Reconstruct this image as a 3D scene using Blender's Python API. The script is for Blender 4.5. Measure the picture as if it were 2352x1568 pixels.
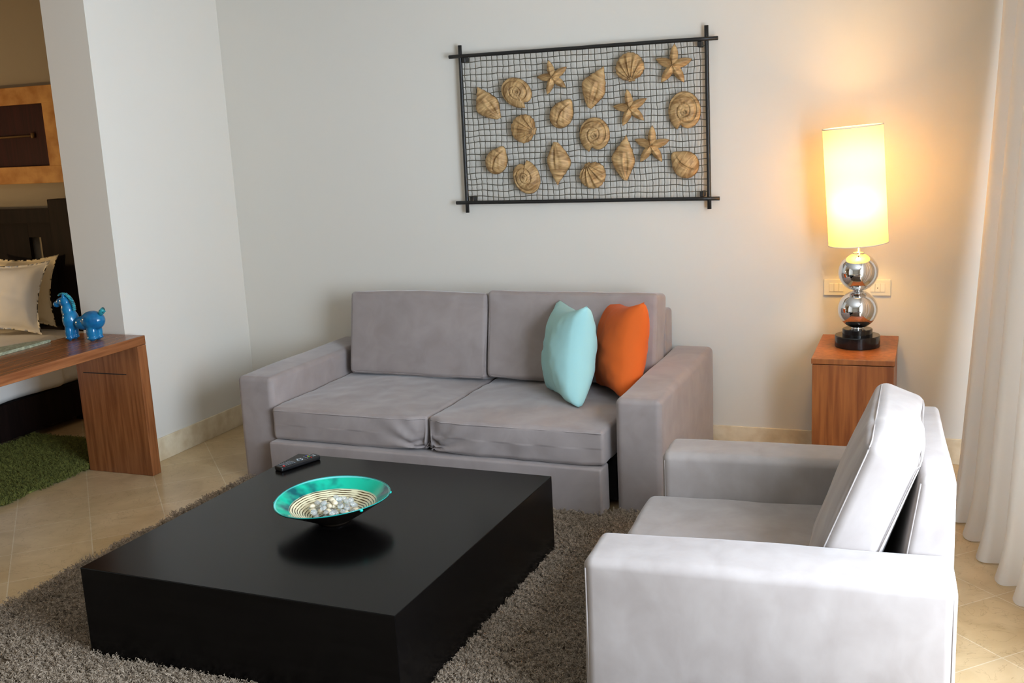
import bpy, bmesh, math, random
from math import sin, cos, pi, radians, sqrt, exp, tan
from mathutils import Vector, Matrix, noise

for o in list(bpy.data.objects):
    bpy.data.objects.remove(o)
C = bpy.context.scene.collection
SC = bpy.context.scene
random.seed(7)

# ------------------------------------------------------------ camera
CAM = Vector((3.961, -5.294, 1.70))
yaw, pitch, roll = -0.39342194, -0.19987437, -0.05073306
F = Vector((sin(yaw)*cos(pitch), cos(yaw)*cos(pitch), sin(pitch)))
Rt = Vector((cos(yaw), -sin(yaw), 0.0))
U = Rt.cross(F)
Rr = Rt*cos(roll) + U*sin(roll)
Ur = -Rt*sin(roll) + U*cos(roll)
cam = bpy.data.cameras.new('camera')
cam.sensor_width = 36.0
cam.lens = 2405.9/2352*36.0
cam.clip_start = 0.05
camo = bpy.data.objects.new('camera', cam)
C.objects.link(camo)
M4 = Matrix((Rr, Ur, -F)).transposed().to_4x4()
M4.translation = CAM
camo.matrix_world = M4
SC.camera = camo

# ------------------------------------------------------------ world, daylight, exposure
SC.view_settings.view_transform = 'Standard'
SC.view_settings.look = 'None'
SC.view_settings.exposure = 0.0
SC.view_settings.gamma = 1.0
SC.view_settings.use_curve_mapping = False
W = bpy.data.worlds.new('world')
SC.world = W
W.use_nodes = True
W.node_tree.nodes['Background'].inputs[0].default_value = (0.66, 0.83, 1.0, 1)
W.node_tree.nodes['Background'].inputs[1].default_value = 0.4

def area(name, loc, rot, sx, sy, power, col):
    l = bpy.data.lights.new(name, 'AREA')
    l.shape = 'RECTANGLE'; l.size = sx; l.size_y = sy
    l.energy = power; l.color = col
    o = bpy.data.objects.new(name, l); C.objects.link(o)
    o.location = loc; o.rotation_euler = rot
    return o
# daylight filling the glazed opening of the right wall (light faces -x)
area('window_daylight', (4.86, -3.02, 1.38), (0, radians(90), 0), 1.75, 2.55, 345, (0.69, 0.825, 1.0))

def point(name, loc, power, col, r):
    l = bpy.data.lights.new(name, 'POINT')
    l.energy = power; l.color = col; l.shadow_soft_size = r
    o = bpy.data.objects.new(name, l); C.objects.link(o); o.location = loc
    return o
# the bedside lamp of the bedroom, outside the frame on the left
point('bedside_light', (-2.5, -1.9, 1.15), 42, (1.0, 0.66, 0.30), 0.08)

# ------------------------------------------------------------ materials
def new_mat(name):
    m = bpy.data.materials.new(name); m.use_nodes = True
    nt = m.node_tree
    return m, nt, nt.nodes['Principled BSDF']

def inp(b, k, v):
    if k in b.inputs: b.inputs[k].default_value = v

def plain(name, col, rough=0.6, metal=0.0, bump=0.0, bscale=80, spec=0.5, sheen=0.0, coat=0.0):
    m, nt, b = new_mat(name)
    inp(b, 'Base Color', (*col, 1)); inp(b, 'Roughness', rough); inp(b, 'Metallic', metal)
    inp(b, 'Specular IOR Level', spec); inp(b, 'Sheen Weight', sheen); inp(b, 'Coat Weight', coat)
    if bump:
        n = nt.nodes.new('ShaderNodeTexNoise'); n.inputs['Scale'].default_value = bscale
        n.inputs['Detail'].default_value = 4
        tc = nt.nodes.new('ShaderNodeTexCoord'); nt.links.new(tc.outputs['Object'], n.inputs['Vector'])
        bp = nt.nodes.new('ShaderNodeBump'); bp.inputs['Strength'].default_value = bump
        bp.inputs['Distance'].default_value = 0.01
        nt.links.new(n.outputs['Fac'], bp.inputs['Height']); nt.links.new(bp.outputs[0], b.inputs['Normal'])
    return m

def two_tone(name, c1, c2, scale=(1, 1, 1), nscale=5, rough=0.6, sheen=0.0, bump=0.0, detail=5, lo=0.35, hi=0.65, spec=0.5, distort=0.0, coat=0.0, metal=0.0, bdist=0.003):
    m, nt, b = new_mat(name)
    tc = nt.nodes.new('ShaderNodeTexCoord'); mp = nt.nodes.new('ShaderNodeMapping')
    mp.inputs['Scale'].default_value = scale
    n = nt.nodes.new('ShaderNodeTexNoise'); n.inputs['Scale'].default_value = nscale
    n.inputs['Detail'].default_value = detail; n.inputs['Distortion'].default_value = distort
    cr = nt.nodes.new('ShaderNodeValToRGB')
    cr.color_ramp.elements[0].position = lo; cr.color_ramp.elements[1].position = hi
    cr.color_ramp.elements[0].color = (*c1, 1); cr.color_ramp.elements[1].color = (*c2, 1)
    L = nt.links.new
    L(tc.outputs['Object'], mp.inputs['Vector']); L(mp.outputs[0], n.inputs['Vector'])
    L(n.outputs['Fac'], cr.inputs[0]); L(cr.outputs[0], b.inputs['Base Color'])
    inp(b, 'Roughness', rough); inp(b, 'Sheen Weight', sheen); inp(b, 'Sheen Roughness', 0.35)
    inp(b, 'Specular IOR Level', spec); inp(b, 'Coat Weight', coat); inp(b, 'Metallic', metal)
    if bump:
        bp = nt.nodes.new('ShaderNodeBump'); bp.inputs['Strength'].default_value = bump
        bp.inputs['Distance'].default_value = bdist
        L(n.outputs['Fac'], bp.inputs['Height']); L(bp.outputs[0], b.inputs['Normal'])
    return m

M = {}
M['wall'] = plain('wall_paint', (0.74, 0.695, 0.615), 0.9, bump=0.03, bscale=300, spec=0.2)
M['wall_dimmed'] = plain('dimmed_wall_paint', (0.36, 0.315, 0.25), 0.9, spec=0.2)  # wall colour darkened to stand in for the weaker light there
M['ceiling'] = plain('ceiling_paint', (0.55, 0.53, 0.49), 0.9, spec=0.2)
M['marble_skirting'] = two_tone('marble_skirting', (0.70, 0.56, 0.36), (0.84, 0.72, 0.52), nscale=14, rough=0.35)
M['velvet'] = two_tone('taupe_velvet', (0.300, 0.250, 0.232), (0.362, 0.308, 0.288), nscale=8, rough=0.85, sheen=0.42, detail=8, spec=0.2, distort=0.6, lo=0.3, hi=0.7)
M['velvet_lit_chair'] = two_tone('taupe_velvet_lit_chair', (0.262, 0.220, 0.196), (0.335, 0.290, 0.262), scale=(1, 1, 0.7), nscale=11, rough=0.85, sheen=0.25, detail=10, spec=0.2, distort=0.35, lo=0.25, hi=0.75)  # same velvet as the sofa, colour adjusted for the stronger light on the chair
M['seam'] = plain('seam_thread', (0.42, 0.39, 0.36), 0.8, spec=0.2)
M['underside'] = plain('dark_underside', (0.015, 0.013, 0.012), 0.9)
M['aqua'] = plain('aqua_cotton', (0.36, 0.62, 0.60), 0.85, bump=0.05, bscale=500, spec=0.2, sheen=0.1)
M['orange'] = plain('orange_cotton', (0.70, 0.125, 0.018), 0.85, bump=0.05, bscale=500, spec=0.2, sheen=0.05)
M['chrome'] = plain('chrome', (0.78, 0.78, 0.78), 0.04, metal=1.0)
M['black_gloss'] = plain('black_gloss', (0.006, 0.005, 0.005), 0.16)
M['black_iron'] = plain('black_iron', (0.012, 0.011, 0.010), 0.45, bump=0.2, bscale=60)
M['wire'] = plain('olive_wire', (0.075, 0.062, 0.035), 0.6)
M['carved_wood'] = two_tone('carved_wood', (0.27, 0.145, 0.05), (0.66, 0.43, 0.19), scale=(1, 1, 5), nscale=9, rough=0.6, detail=6, distort=1.2, bump=0.35)
M['wenge'] = two_tone('wenge_black', (0.0015, 0.0012, 0.0011), (0.0032, 0.0026, 0.0024), scale=(1, 26, 26), nscale=3, rough=0.20, detail=5, spec=0.15)
M['wood_x'] = two_tone('cherry_wood_x', (0.20, 0.062, 0.018), (0.34, 0.125, 0.042), scale=(22, 22, 1.3), nscale=2.2, rough=0.32, detail=6, distort=0.4)
M['wood_y'] = two_tone('cherry_wood_y', (0.20, 0.062, 0.018), (0.34, 0.125, 0.042), scale=(22, 1.3, 22), nscale=2.2, rough=0.27, detail=6, distort=0.4)
M['wood_side'] = two_tone('side_cabinet_wood', (0.22, 0.058, 0.012), (0.37, 0.115, 0.026), scale=(22, 22, 1.5), nscale=2.0, rough=0.4, detail=6, distort=0.4)
M['dark_wood'] = two_tone('headboard_wood', (0.005, 0.0025, 0.002), (0.011, 0.005, 0.004), scale=(14, 14, 1), nscale=3, rough=0.6, spec=0.15)
M['sheet'] = plain('white_cotton', (0.80, 0.78, 0.74), 0.9, bump=0.1, bscale=14, spec=0.2)
M['sheet_cream'] = plain('cream_cotton', (0.84, 0.74, 0.54), 0.9, bump=0.1, bscale=14, spec=0.2)
M['woven'] = two_tone('woven_runner', (0.20, 0.21, 0.13), (0.42, 0.43, 0.29), nscale=60, rough=0.9, bump=0.4)
M['switch'] = plain('ivory_plastic', (0.80, 0.76, 0.64), 0.4)
M['switch_key'] = plain('ivory_key', (0.84, 0.80, 0.69), 0.35)
M['hole'] = plain('socket_hole', (0.08, 0.06, 0.04), 0.7)
M['gilt'] = two_tone('gilt_stone', (0.40, 0.17, 0.035), (0.62, 0.33, 0.10), nscale=9, rough=0.6, bump=0.2)
M['bronze'] = plain('dull_bronze', (0.16, 0.09, 0.03), 0.5, metal=0.4)
M['lacquer'] = two_tone('dark_red_lacquer', (0.020, 0.003, 0.003), (0.040, 0.006, 0.006), scale=(25, 25, 1), nscale=3, rough=0.6, spec=0.25)
M['bluegreen'] = two_tone('blue_glaze', (0.004, 0.105, 0.28), (0.012, 0.22, 0.42), nscale=24, rough=0.14, detail=5, lo=0.3, hi=0.75, bump=0.25)
M['teal_glaze'] = two_tone('teal_glaze', (0.004, 0.10, 0.16), (0.03, 0.36, 0.40), scale=(1, 1, 3), nscale=40, rough=0.16, bump=0.5)
M['remote'] = plain('remote_black', (0.008, 0.008, 0.009), 0.35)
M['key_grey'] = plain('key_grey', (0.16, 0.18, 0.20), 0.4)
M['key_white'] = plain('key_white', (0.55, 0.60, 0.62), 0.4)
M['key_red'] = plain('key_red', (0.65, 0.03, 0.03), 0.4)
M['key_green'] = plain('key_green', (0.02, 0.35, 0.08), 0.4)
M['key_yellow'] = plain('key_yellow', (0.75, 0.65, 0.08), 0.4)
M['key_blue'] = plain('key_blue', (0.04, 0.06, 0.50), 0.4)
M['pebble_cream'] = plain('cream_shell', (0.78, 0.66, 0.46), 0.3)
M['bulb_metal'] = plain('fitting_metal', (0.6, 0.6, 0.6), 0.2, metal=1)
def glassy(name, col, tr=1.0, rough=0.03):
    m, nt, b = new_mat(name)
    inp(b, 'Base Color', (*col, 1)); inp(b, 'Roughness', rough); inp(b, 'Transmission Weight', tr); inp(b, 'IOR', 1.45)
    return m
M['clear'] = glassy('clear_glass', (0.95, 0.97, 0.97), 0.75)
M['pane'] = glassy('window_glass', (1, 1, 1), 1.0, 0.0)

# curtain and lamp shade: thin cloth that lets light through
def cloth_mat(name, col, trans, tcol=None):
    m = bpy.data.materials.new(name); m.use_nodes = True; nt = m.node_tree; nt.nodes.clear()
    out = nt.nodes.new('ShaderNodeOutputMaterial'); mix = nt.nodes.new('ShaderNodeMixShader')
    d = nt.nodes.new('ShaderNodeBsdfDiffuse'); t = nt.nodes.new('ShaderNodeBsdfTranslucent')
    d.inputs[0].default_value = (*col, 1); t.inputs[0].default_value = (*(tcol or col), 1)
    mix.inputs[0].default_value = trans
    nt.links.new(d.outputs[0], mix.inputs[1]); nt.links.new(t.outputs[0], mix.inputs[2]); nt.links.new(mix.outputs[0], out.inputs[0])
    return m
M['curtain'] = cloth_mat('sheer_curtain', (0.92, 0.87, 0.81), 0.28)
M['shade'] = cloth_mat('lamp_shade_cloth', (0.78, 0.70, 0.56), 0.5, (0.80, 0.66, 0.34))
M['shade_trim'] = plain('shade_trim', (0.80, 0.74, 0.66), 0.8)

# floor: cream limestone tiles laid on the diagonal, 0.325 m square
def floor_mat():
    m, nt, b = new_mat('limestone_tiles'); L = nt.links.new
    tc = nt.nodes.new('ShaderNodeTexCoord'); mp = nt.nodes.new('ShaderNodeMapping')
    mp.inputs['Rotation'].default_value = (0, 0, radians(45))
    # texture x = (x-y)/sqrt2, texture y = (x+y)/sqrt2
    mp.inputs['Location'].default_value = (-0.752+0.0015, 0.372+0.0015, 0)
    br = nt.nodes.new('ShaderNodeTexBrick')
    br.offset = 0.0; br.squash = 1.0
    br.inputs['Scale'].default_value = 1.0
    br.inputs['Brick Width'].default_value = 0.3255; br.inputs['Row Height'].default_value = 0.3255
    br.inputs['Mortar Size'].default_value = 0.0024; br.inputs['Mortar Smooth'].default_value = 0.2
    br.inputs['Color1'].default_value = (0.60, 0.43, 0.225, 1)
    br.inputs['Color2'].default_value = (0.66, 0.49, 0.28, 1)
    br.inputs['Mortar'].default_value = (0.74, 0.62, 0.44, 1)
    n = nt.nodes.new('ShaderNodeTexNoise'); n.inputs['Scale'].default_value = 6; n.inputs['Detail'].default_value = 10
    n.inputs['Distortion'].default_value = 0.8
    cr = nt.nodes.new('ShaderNodeValToRGB')
    cr.color_ramp.elements[0].position = 0.3; cr.color_ramp.elements[0].color = (0.80, 0.76, 0.70, 1)
    cr.color_ramp.elements[1].position = 0.65; cr.color_ramp.elements[1].color = (1, 1, 1, 1)
    # thin brown veins
    n2 = nt.nodes.new('ShaderNodeTexNoise'); n2.inputs['Scale'].default_value = 9; n2.inputs['Detail'].default_value = 7; n2.inputs['Distortion'].default_value = 1.5
    sub = nt.nodes.new('ShaderNodeMath'); sub.operation = 'SUBTRACT'; sub.inputs[1].default_value = 0.5
    ab = nt.nodes.new('ShaderNodeMath'); ab.operation = 'ABSOLUTE'
    cr2 = nt.nodes.new('ShaderNodeValToRGB')
    cr2.color_ramp.elements[0].position = 0.0; cr2.color_ramp.elements[0].color = (0.62, 0.54, 0.44, 1)
    cr2.color_ramp.elements[1].position = 0.012; cr2.color_ramp.elements[1].color = (1, 1, 1, 1)
    m1 = nt.nodes.new('ShaderNodeMix'); m1.data_type = 'RGBA'; m1.blend_type = 'MULTIPLY'; m1.inputs[0].default_value = 1
    m2 = nt.nodes.new('ShaderNodeMix'); m2.data_type = 'RGBA'; m2.blend_type = 'MULTIPLY'; m2.inputs[0].default_value = 0.55
    L(tc.outputs['Object'], mp.inputs['Vector']); L(mp.outputs[0], br.inputs['Vector'])
    L(tc.outputs['Object'], n.inputs['Vector']); L(tc.outputs['Object'], n2.inputs['Vector'])
    L(n.outputs['Fac'], cr.inputs[0]); L(n2.outputs['Fac'], sub.inputs[0]); L(sub.outputs[0], ab.inputs[0]); L(ab.outputs[0], cr2.inputs[0])
    L(br.outputs['Color'], m1.inputs[6]); L(cr.outputs[0], m1.inputs[7])
    L(m1.outputs[2], m2.inputs[6]); L(cr2.outputs[0], m2.inputs[7]); L(m2.outputs[2], b.inputs['Base Color'])
    inp(b, 'Roughness', 0.28)
    return m
M['floor'] = floor_mat()

# fused glass bowl: zones by height in the bowl's own space
def bowl_mat():
    m, nt, b = new_mat('fused_glass'); L = nt.links.new
    tc = nt.nodes.new('ShaderNodeTexCoord'); sep = nt.nodes.new('ShaderNodeSeparateXYZ')
    L(tc.outputs['UV'], sep.inputs[0])
    n = nt.nodes.new('ShaderNodeTexNoise'); n.inputs['Scale'].default_value = 3.0; n.inputs['Detail'].default_value = 2
    mpn = nt.nodes.new('ShaderNodeMapping'); mpn.inputs['Scale'].default_value = (3, 3, 3); L(tc.outputs['Object'], mpn.inputs[0]); L(mpn.outputs[0], n.inputs['Vector'])
    # rings : sine of radius with a slow wobble
    add = nt.nodes.new('ShaderNodeMath'); add.operation = 'MULTIPLY_ADD'; add.inputs[1].default_value = 0.10
    L(n.outputs['Fac'], add.inputs[0]); L(sep.outputs[1], add.inputs[2])
    mul = nt.nodes.new('ShaderNodeMath'); mul.operation = 'MULTIPLY'; mul.inputs[1].default_value = 150.0
    L(add.outputs[0], mul.inputs[0])
    sn = nt.nodes.new('ShaderNodeMath'); sn.operation = 'SINE'; L(mul.outputs[0], sn.inputs[0])
    cr = nt.nodes.new('ShaderNodeValToRGB')
    cr.color_ramp.elements[0].position = 0.20; cr.color_ramp.elements[0].color = (0.085, 0.05, 0.012, 1)
    cr.color_ramp.elements[1].position = 0.42; cr.color_ramp.elements[1].color = (0.80, 0.72, 0.47, 1)
    mr = nt.nodes.new('ShaderNodeMapRange'); mr.inputs[1].default_value = -1; L(sn.outputs[0], mr.inputs[0])
    nb = nt.nodes.new('ShaderNodeTexNoise'); nb.inputs['Scale'].default_value = 22; nb.inputs['Detail'].default_value = 2
    L(tc.outputs['Object'], nb.inputs['Vector'])
    ad = nt.nodes.new('ShaderNodeMath'); ad.operation = 'MULTIPLY_ADD'; ad.inputs[1].default_value = 1.5
    ad2 = nt.nodes.new('ShaderNodeMath'); ad2.operation = 'SUBTRACT'; ad2.inputs[1].default_value = 0.68
    L(nb.outputs['Fac'], ad.inputs[0]); L(mr.outputs[0], ad.inputs[2]); L(ad.outputs[0], ad2.inputs[0]); L(ad2.outputs[0], cr.inputs[0])
    n2 = nt.nodes.new('ShaderNodeTexNoise'); n2.inputs['Scale'].default_value = 9; n2.inputs['Detail'].default_value = 3
    L(tc.outputs['Object'], n2.inputs['Vector'])
    cg = nt.nodes.new('ShaderNodeValToRGB')
    cg.color_ramp.elements[0].position = 0.42; cg.color_ramp.elements[0].color = (0.0, 0.09, 0.10, 1)
    cg.color_ramp.elements[1].position = 0.58; cg.color_ramp.elements[1].color = (0.0, 0.47, 0.30, 1)
    L(n2.outputs['Fac'], cg.inputs[0])
    st = nt.nodes.new('ShaderNodeMapRange'); st.inputs[1].default_value = 0.735; st.inputs[2].default_value = 0.765
    L(sep.outputs[1], st.inputs[0])
    mx = nt.nodes.new('ShaderNodeMix'); mx.data_type = 'RGBA'
    L(st.outputs[0], mx.inputs[0]); L(cr.outputs[0], mx.inputs[6]); L(cg.outputs[0], mx.inputs[7])
    # pale ice blue lip
    st2 = nt.nodes.new('ShaderNodeMapRange'); st2.inputs[1].default_value = 0.965; st2.inputs[2].default_value = 0.985
    L(sep.outputs[1], st2.inputs[0])
    mx2 = nt.nodes.new('ShaderNodeMix'); mx2.data_type = 'RGBA'; mx2.inputs[7].default_value = (0.16, 0.60, 0.56, 1)
    L(st2.outputs[0], mx2.inputs[0]); L(mx.outputs[2], mx2.inputs[6]); L(mx2.outputs[2], b.inputs['Base Color'])
    inp(b, 'Roughness', 0.12)
    return m
M['bowl'] = bowl_mat()
M['bowl_out'] = plain('bowl_dark_outside', (0.012, 0.008, 0.005), 0.2)
M['rim_glass'] = plain('rim_glass', (0.01, 0.25, 0.22), 0.08)
M['drip'] = plain('turquoise_glass', (0.0, 0.50, 0.40), 0.1)

# ------------------------------------------------------------ helpers
def link(name, me, mat, parent=None, loc=None, smooth=True):
    o = bpy.data.objects.new(name, me); C.objects.link(o)
    if mat and not me.materials:
        for mm in (mat if isinstance(mat, (list, tuple)) else [mat]): me.materials.append(mm)
    if smooth:
        me.polygons.foreach_set('use_smooth', [True]*len(me.polygons)); me.update()
    if parent: o.parent = parent
    if loc: o.location = loc
    return o

def bm_obj(name, bm, mat, parent=None, loc=None, smooth=False):
    bmesh.ops.recalc_face_normals(bm, faces=bm.faces[:])
    me = bpy.data.meshes.new(name); bm.to_mesh(me); bm.free()
    return link(name, me, mat, parent, loc, smooth)

def raw(name, V, Fc, mat, parent=None, loc=None, smooth=True):
    me = bpy.data.meshes.new(name); me.from_pydata([tuple(v) for v in V], [], Fc); me.validate(); me.update()
    return link(name, me, mat, parent, loc, smooth)

def tag(o, label=None, cat=None, group=None, kind=None):
    if label: o['label'] = label
    if cat: o['category'] = cat
    if group: o['group'] = group
    if kind: o['kind'] = kind
    return o

def thing(name, label, cat, loc=(0, 0, 0), rz=0, group=None):
    o = bpy.data.objects.new(name, None); C.objects.link(o)
    o.empty_display_size = 0.1
    o.location = loc; o.rotation_euler = (0, 0, rz)
    return tag(o, label, cat, group)

def dup(root):
    r = root.copy(); C.objects.link(r)
    for ch in list(root.children):
        c = ch.copy(); C.objects.link(c); c.parent = r
        for g in list(ch.children):
            d = g.copy(); C.objects.link(d); d.parent = c
    return r

def add_box(bm, x0, x1, y0, y1, z0, z1, bev=0.0, seg=2):
    r = bmesh.ops.create_cube(bm, size=1)
    for v in r['verts']:
        v.co = Vector((x0+(v.co.x+.5)*(x1-x0), y0+(v.co.y+.5)*(y1-y0), z0+(v.co.z+.5)*(z1-z0)))
    if bev:
        es = list({e for v in r['verts'] for e in v.link_edges})
        bmesh.ops.bevel(bm, geom=es, offset=bev, segments=seg, affect='EDGES', profile=0.5)

def box(name, x0, x1, y0, y1, z0, z1, mat, parent=None, bev=0.0, seg=2, loc=None):
    bm = bmesh.new(); add_box(bm, x0, x1, y0, y1, z0, z1, bev, seg)
    return bm_obj(name, bm, mat, parent, loc)

def add_lathe(V, Fc, prof, seg=48, cx=0, cy=0, cz=0, cap=True):
    b = len(V); n = len(prof)
    for r, z in prof:
        for k in range(seg):
            a = 2*pi*k/seg
            V.append((cx+r*cos(a), cy+r*sin(a), cz+z))
    for i in range(n-1):
        for k in range(seg):
            k2 = (k+1) % seg
            Fc.append((b+i*seg+k, b+i*seg+k2, b+(i+1)*seg+k2, b+(i+1)*seg+k))
    if cap:
        Fc.append(tuple(b+k for k in range(seg))[::-1]); Fc.append(tuple(b+(n-1)*seg+k for k in range(seg)))

def lathe(name, prof, mat, parent=None, seg=48, loc=None, cap=True, smooth=True):
    V, Fc = [], []; add_lathe(V, Fc, prof, seg, cap=cap)
    return raw(name, V, Fc, mat, parent, loc, smooth)

def add_tube(V, Fc, pts, r, sides=6, closed=False):
    pts = [Vector(p) for p in pts]; n = len(pts); b = len(V)
    up = Vector((0, 0, 1))
    for i, p in enumerate(pts):
        if closed: t = pts[(i+1) % n]-pts[i-1]
        else: t = pts[min(i+1, n-1)]-pts[max(i-1, 0)]
        t.normalize()
        a = up if abs(t.dot(up)) < 0.9 else Vector((0, 1, 0))
        s = t.cross(a).normalized(); q = s.cross(t)
        rr = r[i] if isinstance(r, list) else r
        for k in range(sides):
            th = 2*pi*k/sides
            V.append(tuple(p+(s*cos(th)+q*sin(th))*rr))
    m = n if closed else n-1
    for i in range(m):
        j = (i+1) % n
        for k in range(sides):
            k2 = (k+1) % sides
            Fc.append((b+i*sides+k, b+i*sides+k2, b+j*sides+k2, b+j*sides+k))
    if not closed:
        Fc.append(tuple(b+k for k in range(sides))[::-1]); Fc.append(tuple(b+(n-1)*sides+k for k in range(sides)))

def tube(name, pts, r, mat, parent=None, sides=8, closed=False, loc=None):
    V, Fc = [], []; add_tube(V, Fc, pts, r, sides, closed)
    return raw(name, V, Fc, mat, parent, loc)

def soft_box(name, hx, hy, hz, r, mat, parent=None, bulge=(0, 0, 0), n=10, amp=0.0, nsc=3.0, loc=None, rot=None, fn=None, seed=0, k=4, wrinkle=0.0, wsc=18):
    """upholstered block: rounded edges, faces that belly out, shallow folds; centred on its origin"""
    def axis(h):
        inner = h-r
        core = [-inner+2*inner*i/n for i in range(n+1)]
        band = [inner+r*tan(radians(45)*i/k) for i in range(1, k+1)]
        return [-b for b in reversed(band)]+core+band
    A = (axis(hx), axis(hy), axis(hz)); H = (hx, hy, hz)
    bm = bmesh.new(); nz = Vector((seed*7.3, seed*3.1, seed*1.7))
    def pt(q):
        q = Vector(q)
        inner = Vector([max(-(H[i]-r), min(H[i]-r, q[i])) for i in range(3)])
        d = q-inner; d.normalize()
        p = inner+d*r
        u = [max(-1, min(1, q[i]/H[i])) for i in range(3)]
        w = [1-c*c for c in u]
        disp = Vector((d.x*bulge[0]*w[1]*w[2], d.y*bulge[1]*w[0]*w[2], d.z*bulge[2]*w[0]*w[1]))
        p = p+disp
        if amp: p = p+d*amp*noise.noise((p+nz)*nsc)
        if wrinkle: p = p+d*wrinkle*(noise.noise(Vector((p.x*wsc, p.y*wsc, p.z*wsc*0.35))+nz))
        if fn: p = Vector(fn(p))
        return p
    for ax in range(3):
        b, c = (ax+1) % 3, (ax+2) % 3
        for s in (-1, 1):
            grid = []
            for i in A[b]:
                row = []
                for j in A[c]:
                    q = [0, 0, 0]; q[ax] = s*H[ax]; q[b] = i; q[c] = j
                    row.append(bm.verts.new(pt(q)))
                grid.append(row)
            for i in range(len(grid)-1):
                for j in range(len(grid[0])-1):
                    f = (grid[i][j], grid[i+1][j], grid[i+1][j+1], grid[i][j+1])
                    bm.faces.new(f if s > 0 else f[::-1])
    bmesh.ops.remove_doubles(bm, verts=bm.verts[:], dist=1e-5)
    o = bm_obj(name, bm, mat, parent, loc, True)
    if rot: o.rotation_euler = rot
    return o

def rect_path(hx, hy, r, z=0, n=5, plane='xy'):
    pts = []
    for sx, sy, a0 in ((1, 1, 0), (-1, 1, 90), (-1, -1, 180), (1, -1, 270)):
        for i in range(n+1):
            a = radians(a0+90*i/n)
            pts.append((sx*(hx-r)+r*cos(a), sy*(hy-r)+r*sin(a)))
    out = []
    N = len(pts)
    for i in range(N):     # densify long sides
        p, q = pts[i], pts[(i+1) % N]
        L_ = math.hypot(q[0]-p[0], q[1]-p[1]); m = max(1, int(L_/0.05))
        for j in range(m): out.append((p[0]+(q[0]-p[0])*j/m, p[1]+(q[1]-p[1])*j/m))
    if plane == 'xy': return [Vector((a, b, z)) for a, b in out]
    if plane == 'xz': return [Vector((a, z, b)) for a, b in out]
    return [Vector((z, a, b)) for a, b in out]

def struct(o): o['kind'] = 'structure'; return o

# ------------------------------------------------------------ the setting
XR, YN, HC = 4.75, -7.3, 2.85        # right wall, near wall, ceiling height
XB = -5.0                            # far side of the bedroom
struct(box('floor', XB, XR+0.2, YN-0.2, 0.15, -0.1, 0.0, M['floor']))
struct(box('ceiling', XB, XR+0.2, YN-0.2, 0.15, HC, HC+0.1, M['ceiling']))
struct(box('wall_back', -0.14, XR+0.2, 0.0, 0.15, 0.0, HC, M['wall']))
struct(box('wall_bedroom_back', XB, -0.14, 0.0, 0.15, 0.0, HC, M['wall_dimmed']))
struct(box('wall_left', -0.28, 0.0, -1.055, 0.0, 0.0, HC, M['wall']))          # the stub wall between living room and bedroom
struct(box('wall_bedroom', XB-0.15, XB, YN-0.2, 0.15, 0.0, HC, M['wall']))
bm = bmesh.new()
add_box(bm, XR, XR+0.2, -1.70, 0.0, 0, HC)
add_box(bm, XR, XR+0.2, YN, -4.3, 0, HC)
add_box(bm, XR, XR+0.2, -4.3, -1.70, 2.3, HC)
struct(bm_obj('wall_right', bm, M['wall']))
struct(box('wall_light_block', -0.28, 0.0, YN, -3.25, 0.0, HC, M['wall']))          # unseen wall added to keep daylight out of the bedroom
struct(box('wall_near', XB, XR+0.2, YN-0.2, YN, 0, HC, M['wall_dimmed']))  # darkened colour here cuts the light bounced from the unseen near end
struct(box('baseboard_left', 0.0, 0.012, -1.055, 0.0, 0.0, 0.127, M['marble_skirting'], bev=0.002))
struct(box('baseboard_back', 0.012, XR, -0.012, 0.0, 0.0, 0.127, M['marble_skirting'], bev=0.002))
struct(box('baseboard_bedroom', XB, -0.28, -0.012, 0.0, 0.0, 0.127, M['marble_skirting'], bev=0.002))

# ------------------------------------------------------------ rugs
def shag(name, x0, x1, y0, y1, th, mat, label, count, length, kids, rad):
    bm = bmesh.new(); nx, ny = 40, 40
    gv = [[bm.verts.new((x0+(x1-x0)*i/nx, y0+(y1-y0)*j/ny, th)) for j in range(ny+1)] for i in range(nx+1)]
    for i in range(nx):
        for j in range(ny): bm.faces.new((gv[i][j], gv[i+1][j], gv[i+1][j+1], gv[i][j+1]))
    rim = [gv[i][0] for i in range(nx+1)]+[gv[nx][j] for j in range(1, ny+1)]+[gv[i][ny] for i in range(nx-1, -1, -1)]+[gv[0][j] for j in range(ny-1, 0, -1)]
    low = [bm.verts.new((v.co.x, v.co.y, 0.001)) for v in rim]
    for i in range(len(rim)):
        k = (i+1) % len(rim); bm.faces.new((rim[i], low[i], low[k], rim[k]))
    bm.faces.new(low)
    o = bm_obj(name, bm, mat)
    vg = o.vertex_groups.new(name='pile')
    vg.add([v.index for v in o.data.vertices if v.co.z > th-0.0005], 1.0, 'REPLACE')
    tag(o, label, 'rug')
    md = o.modifiers.new('pile', 'PARTICLE_SYSTEM'); ps = md.particle_system; st = ps.settings
    ps.vertex_group_density = 'pile'
    st.type = 'HAIR'; st.count = count; st.hair_length = length; st.hair_step = 4
    st.emit_from = 'FACE'; st.use_even_distribution = True; st.distribution = 'JIT'; st.userjit = 0; st.jitter_factor = 1.0
    st.factor_random = 0.35*length*10*0.02
    st.child_type = 'SIMPLE'; st.rendered_child_count = kids; st.child_percent = 1
    st.child_radius = 0.034; st.child_roundness = 0.5
    st.roughness_1 = 0.012; st.roughness_1_size = 0.05; st.roughness_2 = 0.012; st.roughness_2_size = 0.03
    st.roughness_endpoint = 0.014
    st.child_length = 1.0
    st.kink = 'CURL'; st.kink_amplitude = 0.0035; st.kink_frequency = 2.0
    st.root_radius = 1.0; st.tip_radius = 0.6; st.radius_scale = rad
    st.display_step = 3; st.render_step = 4
    return o
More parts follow.
